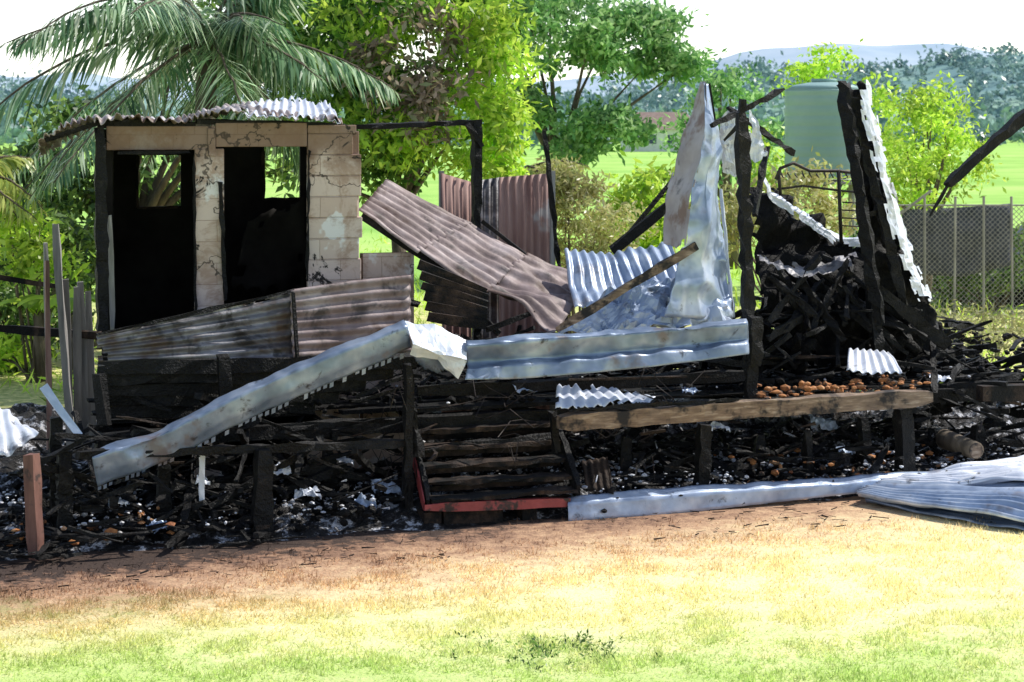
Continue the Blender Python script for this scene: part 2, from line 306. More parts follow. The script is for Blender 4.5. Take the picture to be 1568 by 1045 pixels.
# ================= GROUND, FIELD, HILLS
mesh('ground',[(-2500,-60,0),(2500,-60,0),(2500,4000,0),(-2500,4000,0)],[(0,1,2,3)],'ground')
def hill(name,y,prof,mat,depth,amp):
    us=np.linspace(-700,2300,160); pu=[p[0] for p in prof]; pv=[p[1] for p in prof]; v=[];f=[]; K=8
    for j in range(K+1):
        t=j/K; yy=y-depth*(1-t)
        for u in us:
            vv=np.interp(u,pu,pv); z=EYE+(HV-vv)/F*y; x=(u-CX)/F*y
            z=z*(t**1.1)+amp*noise.noise(Vector((x/y*30,t*3,y)))*t; v.append((x,yy,max(z,-1)))
    n=len(us)
    for j in range(K):
        for i in range(n-1): a=j*n+i; f.append((a,a+1,a+n+1,a+n))
    return mesh(name,v,f,mat,None,True)
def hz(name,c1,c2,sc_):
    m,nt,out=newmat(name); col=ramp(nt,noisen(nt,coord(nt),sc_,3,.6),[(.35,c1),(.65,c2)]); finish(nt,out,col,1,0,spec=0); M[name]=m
hz('hazy_far_hill',(.36,.46,.56),(.47,.55,.63),.01); hz('hazy_near_hill',(.17,.28,.29),(.3,.43,.34),.02)  # aerial haze is painted into the hill base colours
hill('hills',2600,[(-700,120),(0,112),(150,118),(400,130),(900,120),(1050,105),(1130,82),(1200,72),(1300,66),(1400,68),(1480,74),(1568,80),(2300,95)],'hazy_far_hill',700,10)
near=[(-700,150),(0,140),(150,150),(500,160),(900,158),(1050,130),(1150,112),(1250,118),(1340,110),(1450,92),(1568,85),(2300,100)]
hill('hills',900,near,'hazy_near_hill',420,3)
pts=[]
for i in range(850):
    t=U(.05,1)**.8; u=U(-200,1900)
    if 250<u<850: continue
    y=900-420*(1-t); vv=np.interp(u,[p[0] for p in near],[p[1] for p in near]); z=(EYE+(HV-vv)/F*900)*t**1.1
    x=(u-CX)/F*900; h=U(4,9)*(1.6 if U(0,1)<.08 else 1); q=rng.normal(size=(44,3))*np.array([h*.3,h*.33,h*.26]); pts.append(np.array([x,y,z+h*.4])+q)
for i in range(170):
    u=U(-200,1900); y=U(300,470); x=(u-CX)/F*y; h=U(3,7); q=rng.normal(size=(50,3))*np.array([h*.45,h*.4,h*.3]); pts.append(np.array([x,y,h*.4])+q)
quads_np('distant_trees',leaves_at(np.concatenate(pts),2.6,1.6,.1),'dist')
fh=empty('farmhouse'); b=MB()
def wbox(b,x0,x1,y0,y1,z0,z1):
    base=len(b.v)
    for z in (z0,z1):
        for x,y in ((x0,y0),(x1,y0),(x1,y1),(x0,y1)): b.v.append(Vector((x,y,z)))
    for f in ((0,3,2,1),(4,5,6,7),(0,1,5,4),(1,2,6,5),(2,3,7,6),(3,0,4,7)): b.f.append(tuple(base+i for i in f))
x0,x1=S(955,0,250).x,S(1065,0,250).x
wbox(b,x0,x1,250,257,0,2.9); b.obj('walls','whitew',fh)
b=MB(); y0,y1=249.4,257.6; rx0,rx1=x0-.6,x1+.6; ym=(y0+y1)/2
b.quad((rx0,y0,2.8),(rx1,y0,2.8),(rx1-1.5,ym,5.0),(rx0+1.5,ym,5.0)).quad((rx1,y1,2.8),(rx0,y1,2.8),(rx0+1.5,ym,5.),(rx1-1.5,ym,5.)).quad((rx0,y1,2.8),(rx0,y0,2.8),(rx0+1.5,ym,5.)).quad((rx1,y0,2.8),(rx1,y1,2.8),(rx1-1.5,ym,5.)); b.obj('hip_roof','roofr',fh)
b=MB()
for k in range(4): xx=x0+1+k*2.2; wbox(b,xx,xx+.9,249.96,250.01,1.,2.1)
b.obj('windows','blue',fh)
# ================= TREES
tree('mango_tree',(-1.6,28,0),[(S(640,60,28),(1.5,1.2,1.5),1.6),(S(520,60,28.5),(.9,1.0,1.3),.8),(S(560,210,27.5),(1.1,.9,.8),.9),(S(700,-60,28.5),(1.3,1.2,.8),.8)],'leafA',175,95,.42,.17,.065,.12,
 extra=[('scorched_leaves',[(S(650,75,26.6),(.6,.4,.85),1),(S(640,180,26.6),(.35,.3,.3),.3),(S(545,90,26.6),(.3,.3,.4),.25)],'leafDead',24,75),
        ('sunlit_leaves',[(S(755,110,27.3),(.45,.7,1.0),1.4),(S(735,220,27),(.6,.6,.5),1),(S(600,190,26.9),(.9,.4,.5),.8),(S(550,30,26.9),(.8,.4,.7),.6),(S(720,10,27),(.7,.5,.5),.6)],'leafY',90,70)])
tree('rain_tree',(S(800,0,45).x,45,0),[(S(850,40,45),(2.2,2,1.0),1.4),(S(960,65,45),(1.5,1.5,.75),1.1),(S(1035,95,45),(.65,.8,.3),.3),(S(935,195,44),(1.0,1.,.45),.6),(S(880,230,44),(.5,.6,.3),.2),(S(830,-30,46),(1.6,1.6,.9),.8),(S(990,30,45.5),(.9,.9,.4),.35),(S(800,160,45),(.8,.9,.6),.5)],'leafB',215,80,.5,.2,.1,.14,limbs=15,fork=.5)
palm('coconut_palm',(-4.3,26,0),S(318,62,26),32,3.3,'palm',.16,(-.6,1.2),npair=62,ll=.75,droop=(.3,.8))
palm('coconut_palm',(-8.6,29,0),S(-60,270,27),12,1.6,'palmY',.14,(-.2,.9),(-1.2,1.6),34,.4)
palm('coconut_palm',(S(800,0,33).x,33,0),S(800,262,33),9,1.5,'palmY',.1,(-.1,.6),(-1.8,1.2),30,.4)
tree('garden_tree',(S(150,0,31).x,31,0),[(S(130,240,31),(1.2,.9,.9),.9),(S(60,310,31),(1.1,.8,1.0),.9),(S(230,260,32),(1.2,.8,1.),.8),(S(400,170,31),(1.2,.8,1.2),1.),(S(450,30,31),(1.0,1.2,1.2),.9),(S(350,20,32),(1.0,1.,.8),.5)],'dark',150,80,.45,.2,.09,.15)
tree('hazy_garden_tree',(S(1120,0,48).x,48,0),[(S(1120,165,48),(1.1,1,.9),1),(S(1060,215,47),(.6,.7,.6),.3),(S(1160,230,46),(.8,.8,.8),.6)],'leafB',50,60,.5,.18,.09,.14)
tree('moringa_tree',(S(1270,0,44).x,44,0),[(S(1265,95,44),(.4,.6,.4),.3),(S(1235,130,44),(.6,.6,.6),.4),(S(1180,250,41),(.6,.6,.8),.6),(S(1345,180,43),(.5,.6,.9),.5),(S(1270,330,43),(1.4,.8,1.),.7)],'leafY',60,60,.4,.15,.08,.08,limbs=16)
tree('lime_tree',(S(1410,0,36).x,36,0),[(S(1410,215,36),(.9,.8,.85),1),(S(1380,270,35),(.7,.6,.6),.6),(S(1470,250,36),(.6,.6,.7),.5),(S(1430,160,36.5),(.45,.5,.4),.3)],'leafY',74,75,.42,.13,.06,.1,limbs=16)
def bush(name,ells,mat,nc,per,cs=.3,ln=.12,wd=.04,stems=14):
    root=empty(name); C,V=crown(ells,nc,per,cs,ln,wd); quads_np('leaves',V,mat,root)
    if not stems: return root
    b=MB()
    for i in range(stems):
        c=Vector(C[rng.integers(len(C))]); g=Vector((ells[0][0][0]+U(-.2,.2),ells[0][0][1]+U(-.2,.2),-.05)); b.tube([g,g.lerp(c,.6)+Z*.1,c],[.025,.016,.005],5)
    b.obj('stems','bark',root,True); return root
bush('dry_bush',[(S(885,330,30),(.65,.5,.9),1),(S(940,370,29),(.5,.5,.6),.6),(S(860,290,30),(.35,.4,.6),.4)],'dry',60,100)
bush('garden_shrub',[(S(985,340,33),(.6,.5,.8),1),(S(1010,290,34),(.3,.3,.4),.3)],'leafY',40,70,.3,.2,.08)
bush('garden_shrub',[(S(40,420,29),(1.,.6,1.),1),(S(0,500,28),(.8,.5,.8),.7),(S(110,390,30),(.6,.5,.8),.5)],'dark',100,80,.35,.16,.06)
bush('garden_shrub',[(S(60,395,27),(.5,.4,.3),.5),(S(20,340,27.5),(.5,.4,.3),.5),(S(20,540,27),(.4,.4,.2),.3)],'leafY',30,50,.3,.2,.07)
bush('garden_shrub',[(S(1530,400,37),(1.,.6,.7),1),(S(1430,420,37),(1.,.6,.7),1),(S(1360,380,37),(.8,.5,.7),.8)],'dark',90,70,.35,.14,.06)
bush('flowering_shrub',[(S(1220,320,31),(.9,.5,.7),1),(S(1110,330,32),(.6,.4,.7),.5)],'dry',46,80,.35,.14,.06)
bush('dry_weeds',[(S(1500,500,25),(1.1,1.2,.15),1),(S(1450,530,23),(.6,1,.12),.6)],'dry',40,60,.3,.12,.02,0)
def banana(base,h,n):
    root=empty('banana_plant'); base=Vector(base); b=MB(); b.tube([base,base+Z*h*.5],[.1,.07],8); b.obj('pseudostem','bark',root,True); V=[];Fc=[]
    for i in range(n):
        a=i*2.4+U(-.3,.3); d=Vector((math.cos(a),math.sin(a),0)); sd=d.cross(Z); ll=U(.8,1.2)
        st=len(V); K=9
        for k in range(K+1):
            t=k/K; p=base+Z*(h*.45+ll*.9*t-ll*.75*t*t)+d*ll*.7*t; w=.16*math.sin(math.pi*min(1,t*.93+.06))**.6
            V+= [p-sd*w-Z*.03,p+Z*.01,p+sd*w-Z*.03]
        for k in range(K):
            o=st+3*k; Fc+= [(o,o+1,o+4,o+3),(o+1,o+2,o+5,o+4)]
    mesh('leaves',V,Fc,'leafY',root,True)
banana((S(110,0,26).x,26,0),2.2,8); banana((S(60,0,27).x,27,0),2.,7); banana((S(985,0,36).x,36,0),1.9,7)
pt=[]
for i in range(600):
    y=U(24,60); x=U(-.28,.28)*y; q=rng.normal(size=(24,3))*np.array([.25,.25,.08]); pt.append(np.array([x,y,.12])+q)
quads_np('grass_tufts',leaves_at(np.concatenate(pt),.25,.03,-1.2),'leafY')
# lawn blades
n=140000; y=rng.uniform(11.8,17.6,n); x=rng.uniform(-.275,.275,n)*y; s=.342*x-.94*y+16.43
cl_=np.array([noise.noise(Vector((a*2.6,b_*2.6,0)))+.5*noise.noise(Vector((a*8,b_*8,0))) for a,b_ in zip(x,y)])
dn=np.clip((s-.5)/1.6,.03,1)*np.clip(.65+1.3*cl_,.1,1); k=rng.uniform(size=n)<dn; x=x[k];y=y[k];cl_=cl_[k]; n=len(x); a=rng.uniform(0,6.28,n); h=rng.uniform(.01,.04,n)*(1+.9*cl_); w=.005
V=np.zeros((n,3,3)); V[:,0]=np.stack([x-np.cos(a)*w,y-np.sin(a)*w,0*x],1); V[:,1]=np.stack([x+np.cos(a)*w,y+np.sin(a)*w,0*x],1); V[:,2]=np.stack([x+rng.normal(size=n)*.018,y+rng.normal(size=n)*.018,h],1)
quads_np('grass',V.reshape(-1,3),'grass',None,3)
pt=[]
for i in range(44):
    g_=G(850+rng.normal()*60,998+rng.normal()*12); q=rng.normal(size=(16,3))*np.array([.035,.05,.006]); q[:,2]=np.abs(q[:,2])+.006; pt.append(np.array(g_)+q)
quads_np('lawn_weeds',leaves_at(np.concatenate(pt),.035,.014,-.6),'dark')
# ================= TANK
tk=empty('water_tank'); cx,cy=S(1262,0,40).x,40.; zb,zt=EYE-82*40/F,EYE+52*40/F; R=.78
b=MB(); K=26; pts=[];rad=[]
for i in range(K*2+1):
    t=i/(K*2); pts.append((cx,cy,zb+(zt-zb)*t)); rad.append(R+(.012 if (i//2)%3 else 0))
b.tube(pts,rad,40); b.tube([(cx,cy,zt),(cx,cy,zt+.1),(cx,cy,zt+.16)],[R*1.01,R*.75,R*.3],40); b.tube([(cx,cy,zt+.16),(cx,cy,zt+.22)],[.25,.25],20); b.obj('tank_body','tank',tk,True)
b=MB(); b.tube([(cx+.5,cy-.62,zb+.15),(cx+.5,cy-.75,zb+.15),(cx+.5,cy-.75,0)],.03,8); b.obj('outlet_pipe','whitew',tk)
b=MB()
for sx in (-.7,.7):
    for sy in (-.7,.7): b.beam((cx+sx,cy+sy,0),(cx+sx,cy+sy,zb-.12),.14,.14)
    b.beam((cx+sx,cy-.9,zb-.18),(cx+sx,cy+.9,zb-.18),.1,.12)
for i in range(9): b.beam((cx-.95,cy-.88+i*.22,zb-.09),(cx+.95,cy-.88+i*.22,zb-.09),.2,.05)
b.obj('stand','grey',tk)
# ================= FENCES
pf=empty('paling_fence'); b=MB()
for i in range(4):
    u=108+i*12; p=S(u,0,20.5+i*.1); ht=[428,440,432,446][i]; x=p.x
    top=S(u,ht,p.y); b.beam((x,p.y,-.05),(x+U(-.04,.04)-.05,p.y,top.z),.08,.02,.006,.4,N)
b.obj('palings','grey',pf)
b=MB(); b.beam((S(112,0,20.4).x,20.4,0),S(84,343,20.4),.06,.07,.01); b.beam((S(78,0,20).x,20,0),S(70,372,20),.05,.05,.006); b.obj('posts','grey',pf)
b=MB(); b.beam(S(-40,500,20.6),S(165,515,20.7),.05,.08,.01); b.beam(S(-40,420,20.6),S(100,440,20.7),.03,.05,.01); b.obj('rails','charb',pf)
b=MB(); b.beam((S(76,0,19.6).x,19.6,0),S(72,400,19.6),.05,.05,.01); b.obj('rusted_fence_post','rustp')
cf=empty('corrugated_iron_fence'); d=22.3
def vs(u0,u1,v0,v1,nm,mt,wv,dd=0):
    D=d+dd; a=S(u0,v0,D);c=S(u1,v1,D); patch(nm,[[(a.x,D,0),(c.x,D+.2,0)],[a,Vector((c.x,D+.2,c.z))]],mt,wv,.012,'u',nv=4,cr=.02,parent=cf)
vs(676,722,265,280,'pale_panel','rustp',4,.25); vs(722,768,278,272,'panel_a','fire',4); vs(764,845,272,266,'panel_b','rustp',7,-.04)
b=MB(); b.beam(S(676,262,22.6),S(676,420,22.6),.05,.05); b.beam((S(846,0,22.2).x,22.2,0),S(846,262,22.2),.05,.05); b.obj('posts','grey',cf)
cl=empty('chain_link_fence'); b=MB(); D=34.; xa,xb=S(1372,0,D).x,S(1640,0,D).x; ztop=2.1
for i in range(7):
    x=xa+(xb-xa)*i/6; b.tube([(x,D,0),(x+U(-.03,.03),D,ztop+.15)],.022,6)
b.tube([(xa,D,ztop),(xb,D,ztop)],.015,6); b.beam((xa,D,1.9),(xa+.6,D,2.35),.04,.04); b.obj('posts_and_rail','grey',cl)
b=MB(); st=.09; k=int((xb-xa+ztop)/st)
for i in range(k+24):
    for sg in (1,-1):
        x=xa+i*st if sg<0 else xa-ztop+i*st; p0=Vector((x,D-.01*sg,0)); x1=x+ztop*sg; p1=Vector((x1,D-.01*sg,ztop))
        lo,hi=0.,1.; dx=p1.x-p0.x
        for xe,ge in ((xa,1),(xb,0)):
            t=(xe-p0.x)/dx
            if (ge and dx>0) or (not ge and dx<0): lo=max(lo,t)
            else: hi=min(hi,t)
        if hi>lo: b.beam(p0.lerp(p1,lo),p0.lerp(p1,hi),.008,.008)
b.obj('wire_mesh','grey',cl)
patch('shade_cloth',[[S(1385,418,34.6),S(1470,425,34.7),S(1552,405,34.8)],[S(1380,322,34.6),S(1470,318,34.7),S(1548,312,34.8)]],'netm',nu=20,nv=12,cr=.1,cs=1.5)
# low grey shed beyond the fence
gs=empty('garden_shed'); b=MB(); q=S(1440,0,39); wbox(b,q.x-.6,q.x+1.2,39,40.4,0,1.05); b.obj('walls','grey',gs)
b=MB(); b.quad((q.x-.7,38.85,1.06),(q.x+1.3,38.85,1.06),(q.x+1.3,40.5,1.3),(q.x-.7,40.5,1.3)); b.obj('skillion_roof','galv',gs)
vh=empty('parked_car'); b=MB(); q=S(1530,0,38); x0=q.x-.5; prof=[(0,.35),(0,.95),(.9,1.02),(1.35,1.5),(2.7,1.5),(3.1,1.05),(3.9,1.0),(4.,.35)]
for yy in (38.,39.6):
    for px,pz in prof: b.v.append(Vector((x0+px,yy,pz)))
n8=len(prof)
for i in range(n8): b.f.append((i,(i+1)%n8,n8+(i+1)%n8,n8+i))
b.f.append(tuple(range(n8))[::-1]); b.f.append(tuple(range(n8,2*n8))); b.obj('body','blue',vh)
b=MB(); b.quad((x0+1.1,37.99,1.06),(x0+2.85,37.99,1.06),(x0+2.6,37.99,1.43),(x0+1.42,37.99,1.43)); b.obj('side_windows','black',vh)
b=MB()
for wx in (.8,3.2): b.tube([(x0+wx,37.95,.33),(x0+wx,38.2,.33)],.33,20)
b.obj('wheels','black',vh)
# ================= BLOCK BATHROOM
B0=2.0; th=.12; SH[0]=.16; SH[1]=B0
def T(u,b=B0): return tb(H(u,0,b))[0]
def Zv(u,v,b=B0): return H(u,v,b).z
bb=empty('burnt_block_building'); tl,tr_=T(152),T(553); bk=B0+1.7; sh=1.7*SH[0]
b=MB()
zt=3.5
b.box(T(163),T(330)-.002,B0,B0+th,Zv(230,230),zt-.03)
b.box(T(330),T(470),B0-.004,B0+th,Zv(400,225),zt+.0)
b.box(T(298),T(343),B0-.01,B0+th+.01,0,Zv(320,228))
b.box(T(318),T(330),B0-.02,B0-.008,Zv(320,240),zt-.05)
z=0.; i=0
while z<3.48:
    e=[.0,-.02,.012,-.035,.0][i%5]; r=tr_+e if z<3.2 else tr_-.06+e
    b.box(T(471)+U(-.003,.003),r,B0-.002+U(-.003,.003),B0+th,z,min(z+.198,3.48)); z+=.2; i+=1
b.box(tr_-.13,tr_-.006,B0+th,bk,0,3.42)
o=b.obj('front_and_side_walls','block',bb); md=o.modifiers.new('worn_edges','BEVEL'); md.width=.008; md.segments=1
b=MB(); b.box(tl+.02,tl+th,B0+.1,bk,0,3.35)
def bt(u): return T(u,bk)-sh
w=[bt(210),bt(277),bt(403),bt(460)]; t0,t1=tl-.0,tr_+.0; zl,zh=Zv(240,318,bk),Zv(240,238,bk); zl2,zh2=Zv(430,305,bk),Zv(430,225,bk)
b.box(t0,w[0],bk,bk+.12,0,3.4).box(w[1],w[2],bk,bk+.12,0,3.4).box(w[3],t1,bk,bk+.12,0,3.4)
b.box(w[0],w[1],bk,bk+.12,0,zl).box(w[0],w[1],bk,bk+.12,zh,3.4).box(w[2],w[3],bk,bk+.12,0,zl2).box(w[2],w[3],bk,bk+.12,zh2,3.4)
tm=(T(320)); b.box(tm-.05,tm+.05,B0+th+.012,bk,0,3.35); b.box(tl,tr_-.14,B0+.13,bk,.8,.9)
b.obj('sooty_inner_walls','soot',bb)
b=MB()
for a,c,zz0,zz1 in ((w[0]+sh,w[1]+sh,zl,zh),(w[2]+sh,w[3]+sh,zl2,zh2)):
    for p0,p1 in ((L(a,bk-.01,zz0),L(c,bk-.01,zz0)),(L(a,bk-.01,zz0),L(a,bk-.01,zz1))): b.beam(p0,p1,.03,.03,.006,.08)
b.obj('window_frames','charb',bb)
b=MB(); b.beam(H(157,505,B0-.1),H(153,195,B0-.1),.1,.1,.016,.1); b.beam(H(345,460,B0-.03),H(338,280,B0-.03),.03,.03,.012,.1); b.beam(H(180,235,B0-.05),H(290,233,B0-.05),.05,.03,.01); b.beam(H(300,500,B0-.03),H(297,240,B0-.03),.02,.02,.01,.1); b.beam(H(470,430,B0-.03),H(473,230,B0-.03),.02,.02,.012,.08); b.obj('charred_door_frames','char',bb)
b=MB(); b.beam(H(172,505,B0-.02),H(168,330,B0-.02),.04,.07,.006,.15); b.obj('grey_door_jamb','grey',bb)
patch('torn_partition',[[H(352,440,2.9),H(470,450,2.9)],[H(380,340,2.9),H(470,300,2.9)]],'soot',nu=14,nv=12,cr=.08,cs=4,rag=.1,parent=bb)
fr=[(60,218),(95,192),(145,179),(215,183),(290,186),(330,176),(400,172),(450,178),(525,188)]
bkz=[3.1,3.34,3.5,3.5,3.48,3.56,3.68,3.72,3.56]
r0=[H(u,v,B0-.28) for u,v in fr]; r1=[]; r2=[]
for p,zb_,q in zip(r0,bkz,fr):
    t,_=tb(p); r2.append(L(t+.26,B0+1.8,zb_)); r1.append(L(t+.13,B0+.8,(zb_+p.z)/2+.02))
patch('corrugated_roof',[r0,r1,r2],'roof',36,.017,'u',nv=14,cr=.07,cs=2.4,rag=.05,parent=bb,solid=.004)
patch('curled_roof_sheet',[[H(370,176,B0-.3),H(450,182,B0-.3),H(522,188,B0-.3)],[H(385,156,B0+.6),H(450,152,B0+.6),H(505,160,B0+.6)]],'galvw',11,.017,'u',nv=10,cr=.03,cs=3,rag=.03,parent=bb,solid=.003)
b=MB(); b.beam(H(150,190,B0+.05),H(300,192,B0+.05),.08,.07,.012); b.beam(H(300,186,B0+.04),H(530,192,B0+.04),.07,.05,.014); b.beam(H(70,214,B0-.2),H(150,188,B0-.2),.03,.05,.012)
b.beam(L(tl+sh,bk-.1,3.4),L(tr_+sh,bk-.1,3.45),.07,.08,.01); b.obj('charred_roof_battens','char',bb)
SH[0]=0
b=MB(); b.box(T(556,2.3),T(634,2.3),2.3,2.42,0,Zv(600,388,2.3)); b.obj('broken_block_wall','block')
# ================= LOW CORRUGATED WALL
cw=empty('collapsed_corrugated_wall')
patch('sheet_left',[[H(150,562,1.0),H(300,564,1.05),H(450,552,1.1)],[H(148,514,1.0),H(300,480,1.15),H(452,447,1.2)]],'fire',6,.014,'v',nu=40,cr=.05,cs=1.6,rag=.02,parent=cw)
patch('sheet_right',[[H(448,548,1.07),H(540,545,1.15),H(628,540,1.2)],[H(444,444,1.17),H(540,430,1.25),H(630,421,1.3)]],'rust',6.5,.014,'v',nu=30,cr=.03,cs=1.6,parent=cw,seed=3)
b=MB(); b.beam(H(448,448,1.05),H(456,548,1.0),.04,.03,.01); b.beam(H(148,512,1.0),H(450,445,1.17),.02,.03,.01); b.obj('charred_studs','char',cw)
b=MB()
for k in range(5):
    v=560+k*17; b.beam(H(150,v+2,1.0+.04*k),H(640-40*k,v-4,1.1+.04*k),.03,.12,.016,.2)
b.beam(H(150,575,.95),H(160,650,.9),.1,.1,.02); b.beam(H(342,545,.9),H(345,640,.9),.1,.1,.02); b.obj('charred_boards','char',cw)
# ================= FLOOR PLATFORM + STUMPS
fl=empty('burnt_floor_platform'); b=MB()
t=T(622,.6); tend=T(1640,.6)
for k in range(34):
    bb_=1.0+k*.16
    if bb_>6.3: break
    a=.35+.18*bb_ if bb_>1.2 else t
    q=a+U(-.1,.3)
    while q<tend:
        e=min(q+U(1.2,4.5),tend+U(-.4,.1)); b.beam(L(q,bb_+U(-.02,.02),.86+U(-.02,.02)),L(e,bb_+U(-.02,.02),.86+U(-.03,.02)),.15,.03,.008,.35); q=e+U(.02,.35)
b.obj('floor_boards','black',fl)
b=MB()
for bq in (.9,2.6,4.4): b.beam(L(.4+.18*bq,bq,.76),L(tend,bq,.76),.1,.14,.014,.3)
for k in range(9): b.beam(L(1.6+k*1.05,.8+U(-.1,.1),.72),L(1.6+k*1.05,6,.72),.07,.12,.012,.3)
b.obj('joists','char',fl)
b=MB()
for u,vt,bq,w in ((1073,650,.25,.12),(1388,625,.15,.14),(1240,660,.5,.09),(400,690,.1,.17),(625,560,.3,.08),(1325,640,.7,.11),(505,690,.9,.12),(250,700,.5,.11),(100,690,.3,.14),(90,640,.5,.1),(955,670,.9,.12),(1500,650,.6,.13),(1160,665,.9,.1)):
    p=H(u,vt,bq); b.beam((p.x,p.y,-.05),(p.x+U(-.04,.04),p.y,p.z),w,w,.014,.1,taper=U(.7,1.05))
b.obj('stumps','char',fl)
b=MB(); b.beam(H(855,647,.05),H(1425,608,.05),.14,.15,.01,.12); b.obj('front_bearer','wood',fl)
b=MB(); b.beam(H(1500,603,.3),H(1640,598,.3),.12,.16,.008,.3); b.obj('right_bearer','charb',fl)
b=MB(); b.beam(H(120,697,.0),H(625,679,.35),.07,.07,.014,.15); b.beam(H(640,600,1.),H(1150,575,1.),.08,.1,.015,.2); b.beam(H(640,655,.9),H(860,648,.9),.08,.12,.014,.2); b.beam(H(630,690,.6),H(850,668,.6),.05,.05,.014,.2)
b.beam(H(820,512,1.3),H(1150,560,1.2),.07,.07,.014,.2)
b.beam(H(870,628,.02),H(1130,612,.02),.05,.03,.014,.1)
b.obj('charred_bearers','char',fl)
b=MB(); b.beam(H(870,582,.7),H(1130,575,.8),.02,.02,.005,.2); b.beam(H(1180,548,1.3),H(1360,545,1.3),.03,.03,.008); b.obj('unburnt_battens','charb',fl)
v=[];f=[]; nx,ny=190,100; tA,tB=-1.2,12.5; bA,bB=-.1,8.5
for j in range(ny+1):
    for i in range(nx+1):
        bq=bA+(bB-bA)*j/ny; tA2=tA+.18*max(0,bq); tq=tA2+(tB-tA2)*i/nx; p=L(tq,bq,0); e=min(1,min(i,nx-i)/6,j/5,(ny-j)/6)
        z=-.01+e*(.1+.12*noise.noise(p*1.8)+.09*noise.noise(p*5)+.06*noise.noise(p*12))+(1-e)*.03*noise.noise(p*4); bq2=.25*noise.noise(Vector((tq*1.3,0,3)))*(1-e); v.append(p+N*bq2+Z*z)
for j in range(ny):
    for i in range(nx): a=j*(nx+1)+i; f.append((a,a+1,a+nx+2,a+nx+1))
mesh('ash_bed',v,f,'ash',None,False)
# ================= STEPS
st=empty('burnt_timber_steps'); b=MB()
lt0,lt1=H(655,775,-.05),H(622,630,1.0); rt0,rt1=H(886,755,-.05),H(848,640,1.0)
b.beam(lt0,lt1,.05,.2,.01,.12); b.beam(rt0,rt1,.05,.17,.01,.12)
b.obj('stringers','char',st)
b=MB(); b.beam(lt0+E*-.032,lt0.lerp(lt1,.55)-E*.032,.012,.12,.003,.1); b.beam(H(650,778,-.1),H(872,769,-.1),.04,.08,.004,.2); b.obj('red_painted_bottom_board','redp',st)
b=MB()
for k in range(5):
    q=k/5+.04; p0=lt0.lerp(lt1,q); p1=rt0.lerp(rt1,q); p1.z=p0.z=p0.z*.5+p1.z*.5; b.beam(p0+E*.03+Z*U(-.015,.015),p1-E*.03+Z*U(-.02,.02),.2,.035,.012,.12)
    b.beam(p0+E*.03+N*.12-Z*.08,p1-E*.03+N*.12-Z*.08,.02,.05,.008,.2)
b.obj('treads','charb',st)
b=MB()
b.box(T(650,-.02),T(676,-.02),-.02,.2,0,.13).box(T(680,-.03),T(770,-.03),-.03,.15,0,.14).box(T(800,0),T(822,0),0,.2,0,.12); b.obj('concrete_footing','charb',st)
b=MB(); b.beam(H(632,665,.35),H(624,555,.35),.06,.06,.018,.08); b.beam(H(640,700,.3),H(632,650,.35),.08,.08,.016,.08); b.beam(H(852,690,.4),H(846,630,.4),.07,.07,.014,.1); b.obj('newel_posts','char',st)
# ================= GUTTERS / RIDGE CAPS
rc=empty('fallen_roof_capping')
top=[(140,690),(250,653),(380,588),(500,536),(618,490)]
mid=[(141,700),(250,664),(383,598),(503,546),(624,500)]
md_=[(146,726),(252,690),(385,625),(507,570),(629,522)]
bot=[(150,746),(255,706),(386,640),(510,584),(632,535)]
bs=[-.05,.0,.05,.1,.15]
Hr=lambda row,o:[H(u,v,b+o) for (u,v),b in zip(row,bs)]
r_top,r_mid,r_md,r_bot=Hr(top,.15),Hr(mid,.0),Hr(md_,.02),Hr(bot,.07)
patch('diagonal_cap',[r_bot,r_md,r_mid,r_top],'galv',nu=80,nv=15,cr=.02,cs=2.2,ridge=.035,parent=rc,solid=.003)
b=MB(); K=50
def at(row,q):
    f_=q*(len(row)-1); i=min(len(row)-2,int(f_)); return row[i].lerp(row[i+1],f_-i)
for k in range(K):
    if U(0,1)<.8: p0=at(r_bot,k/K); p1=at(r_bot,(k+.6)/K); dz=U(.02,.05); b.quad(p0,p1,p1-Z*dz+N*.01,p0-Z*dz+N*.01)
b.obj('toothed_skirt','galv',rc)
patch('bent_end',[[H(628,545,.12),H(670,552,.1),H(702,580,.05)],[H(632,528,.05),H(672,540,.0),H(716,551,-.02)],[H(620,490,.35),H(665,497,.3),H(714,522,.25)]],'galvw',nu=18,nv=12,cr=.02,cs=3,ridge=.05,parent=rc,solid=.003,flat=True)  # paler metal than the cap: sunlight on the top put into the colour
patch('bent_flap',[[H(640,562,.2),H(700,578,.2)],[H(632,540,.15),H(705,560,.12)]],'galv',nu=20,nv=6,cr=.04,cs=5,rag=.03,parent=rc,solid=.003)
g0=[(712,523),(800,515),(900,508),(1000,500),(1143,488)]
g1=[(714,530),(800,522),(900,515),(1000,507),(1145,495)]
g2=[(716,556),(800,552),(900,545),(1000,536),(1146,521)]
g2b=[(717,562),(800,558),(900,551),(1000,542),(1146,527)]
g3=[(712,582),(800,580),(900,572),(1000,562),(1146,543)]
Hg=lambda r,o:[H(u,v,o) for u,v in r]
patch('horizontal_cap',[Hg(g3,.0),Hg(g2b,.03),Hg(g2,.12),Hg(g1,.06),Hg(g0,.22)],'galv',nu=90,nv=24,cr=.022,cs=2.,ridge=.045,parent=rc,solid=.003,seed=2)
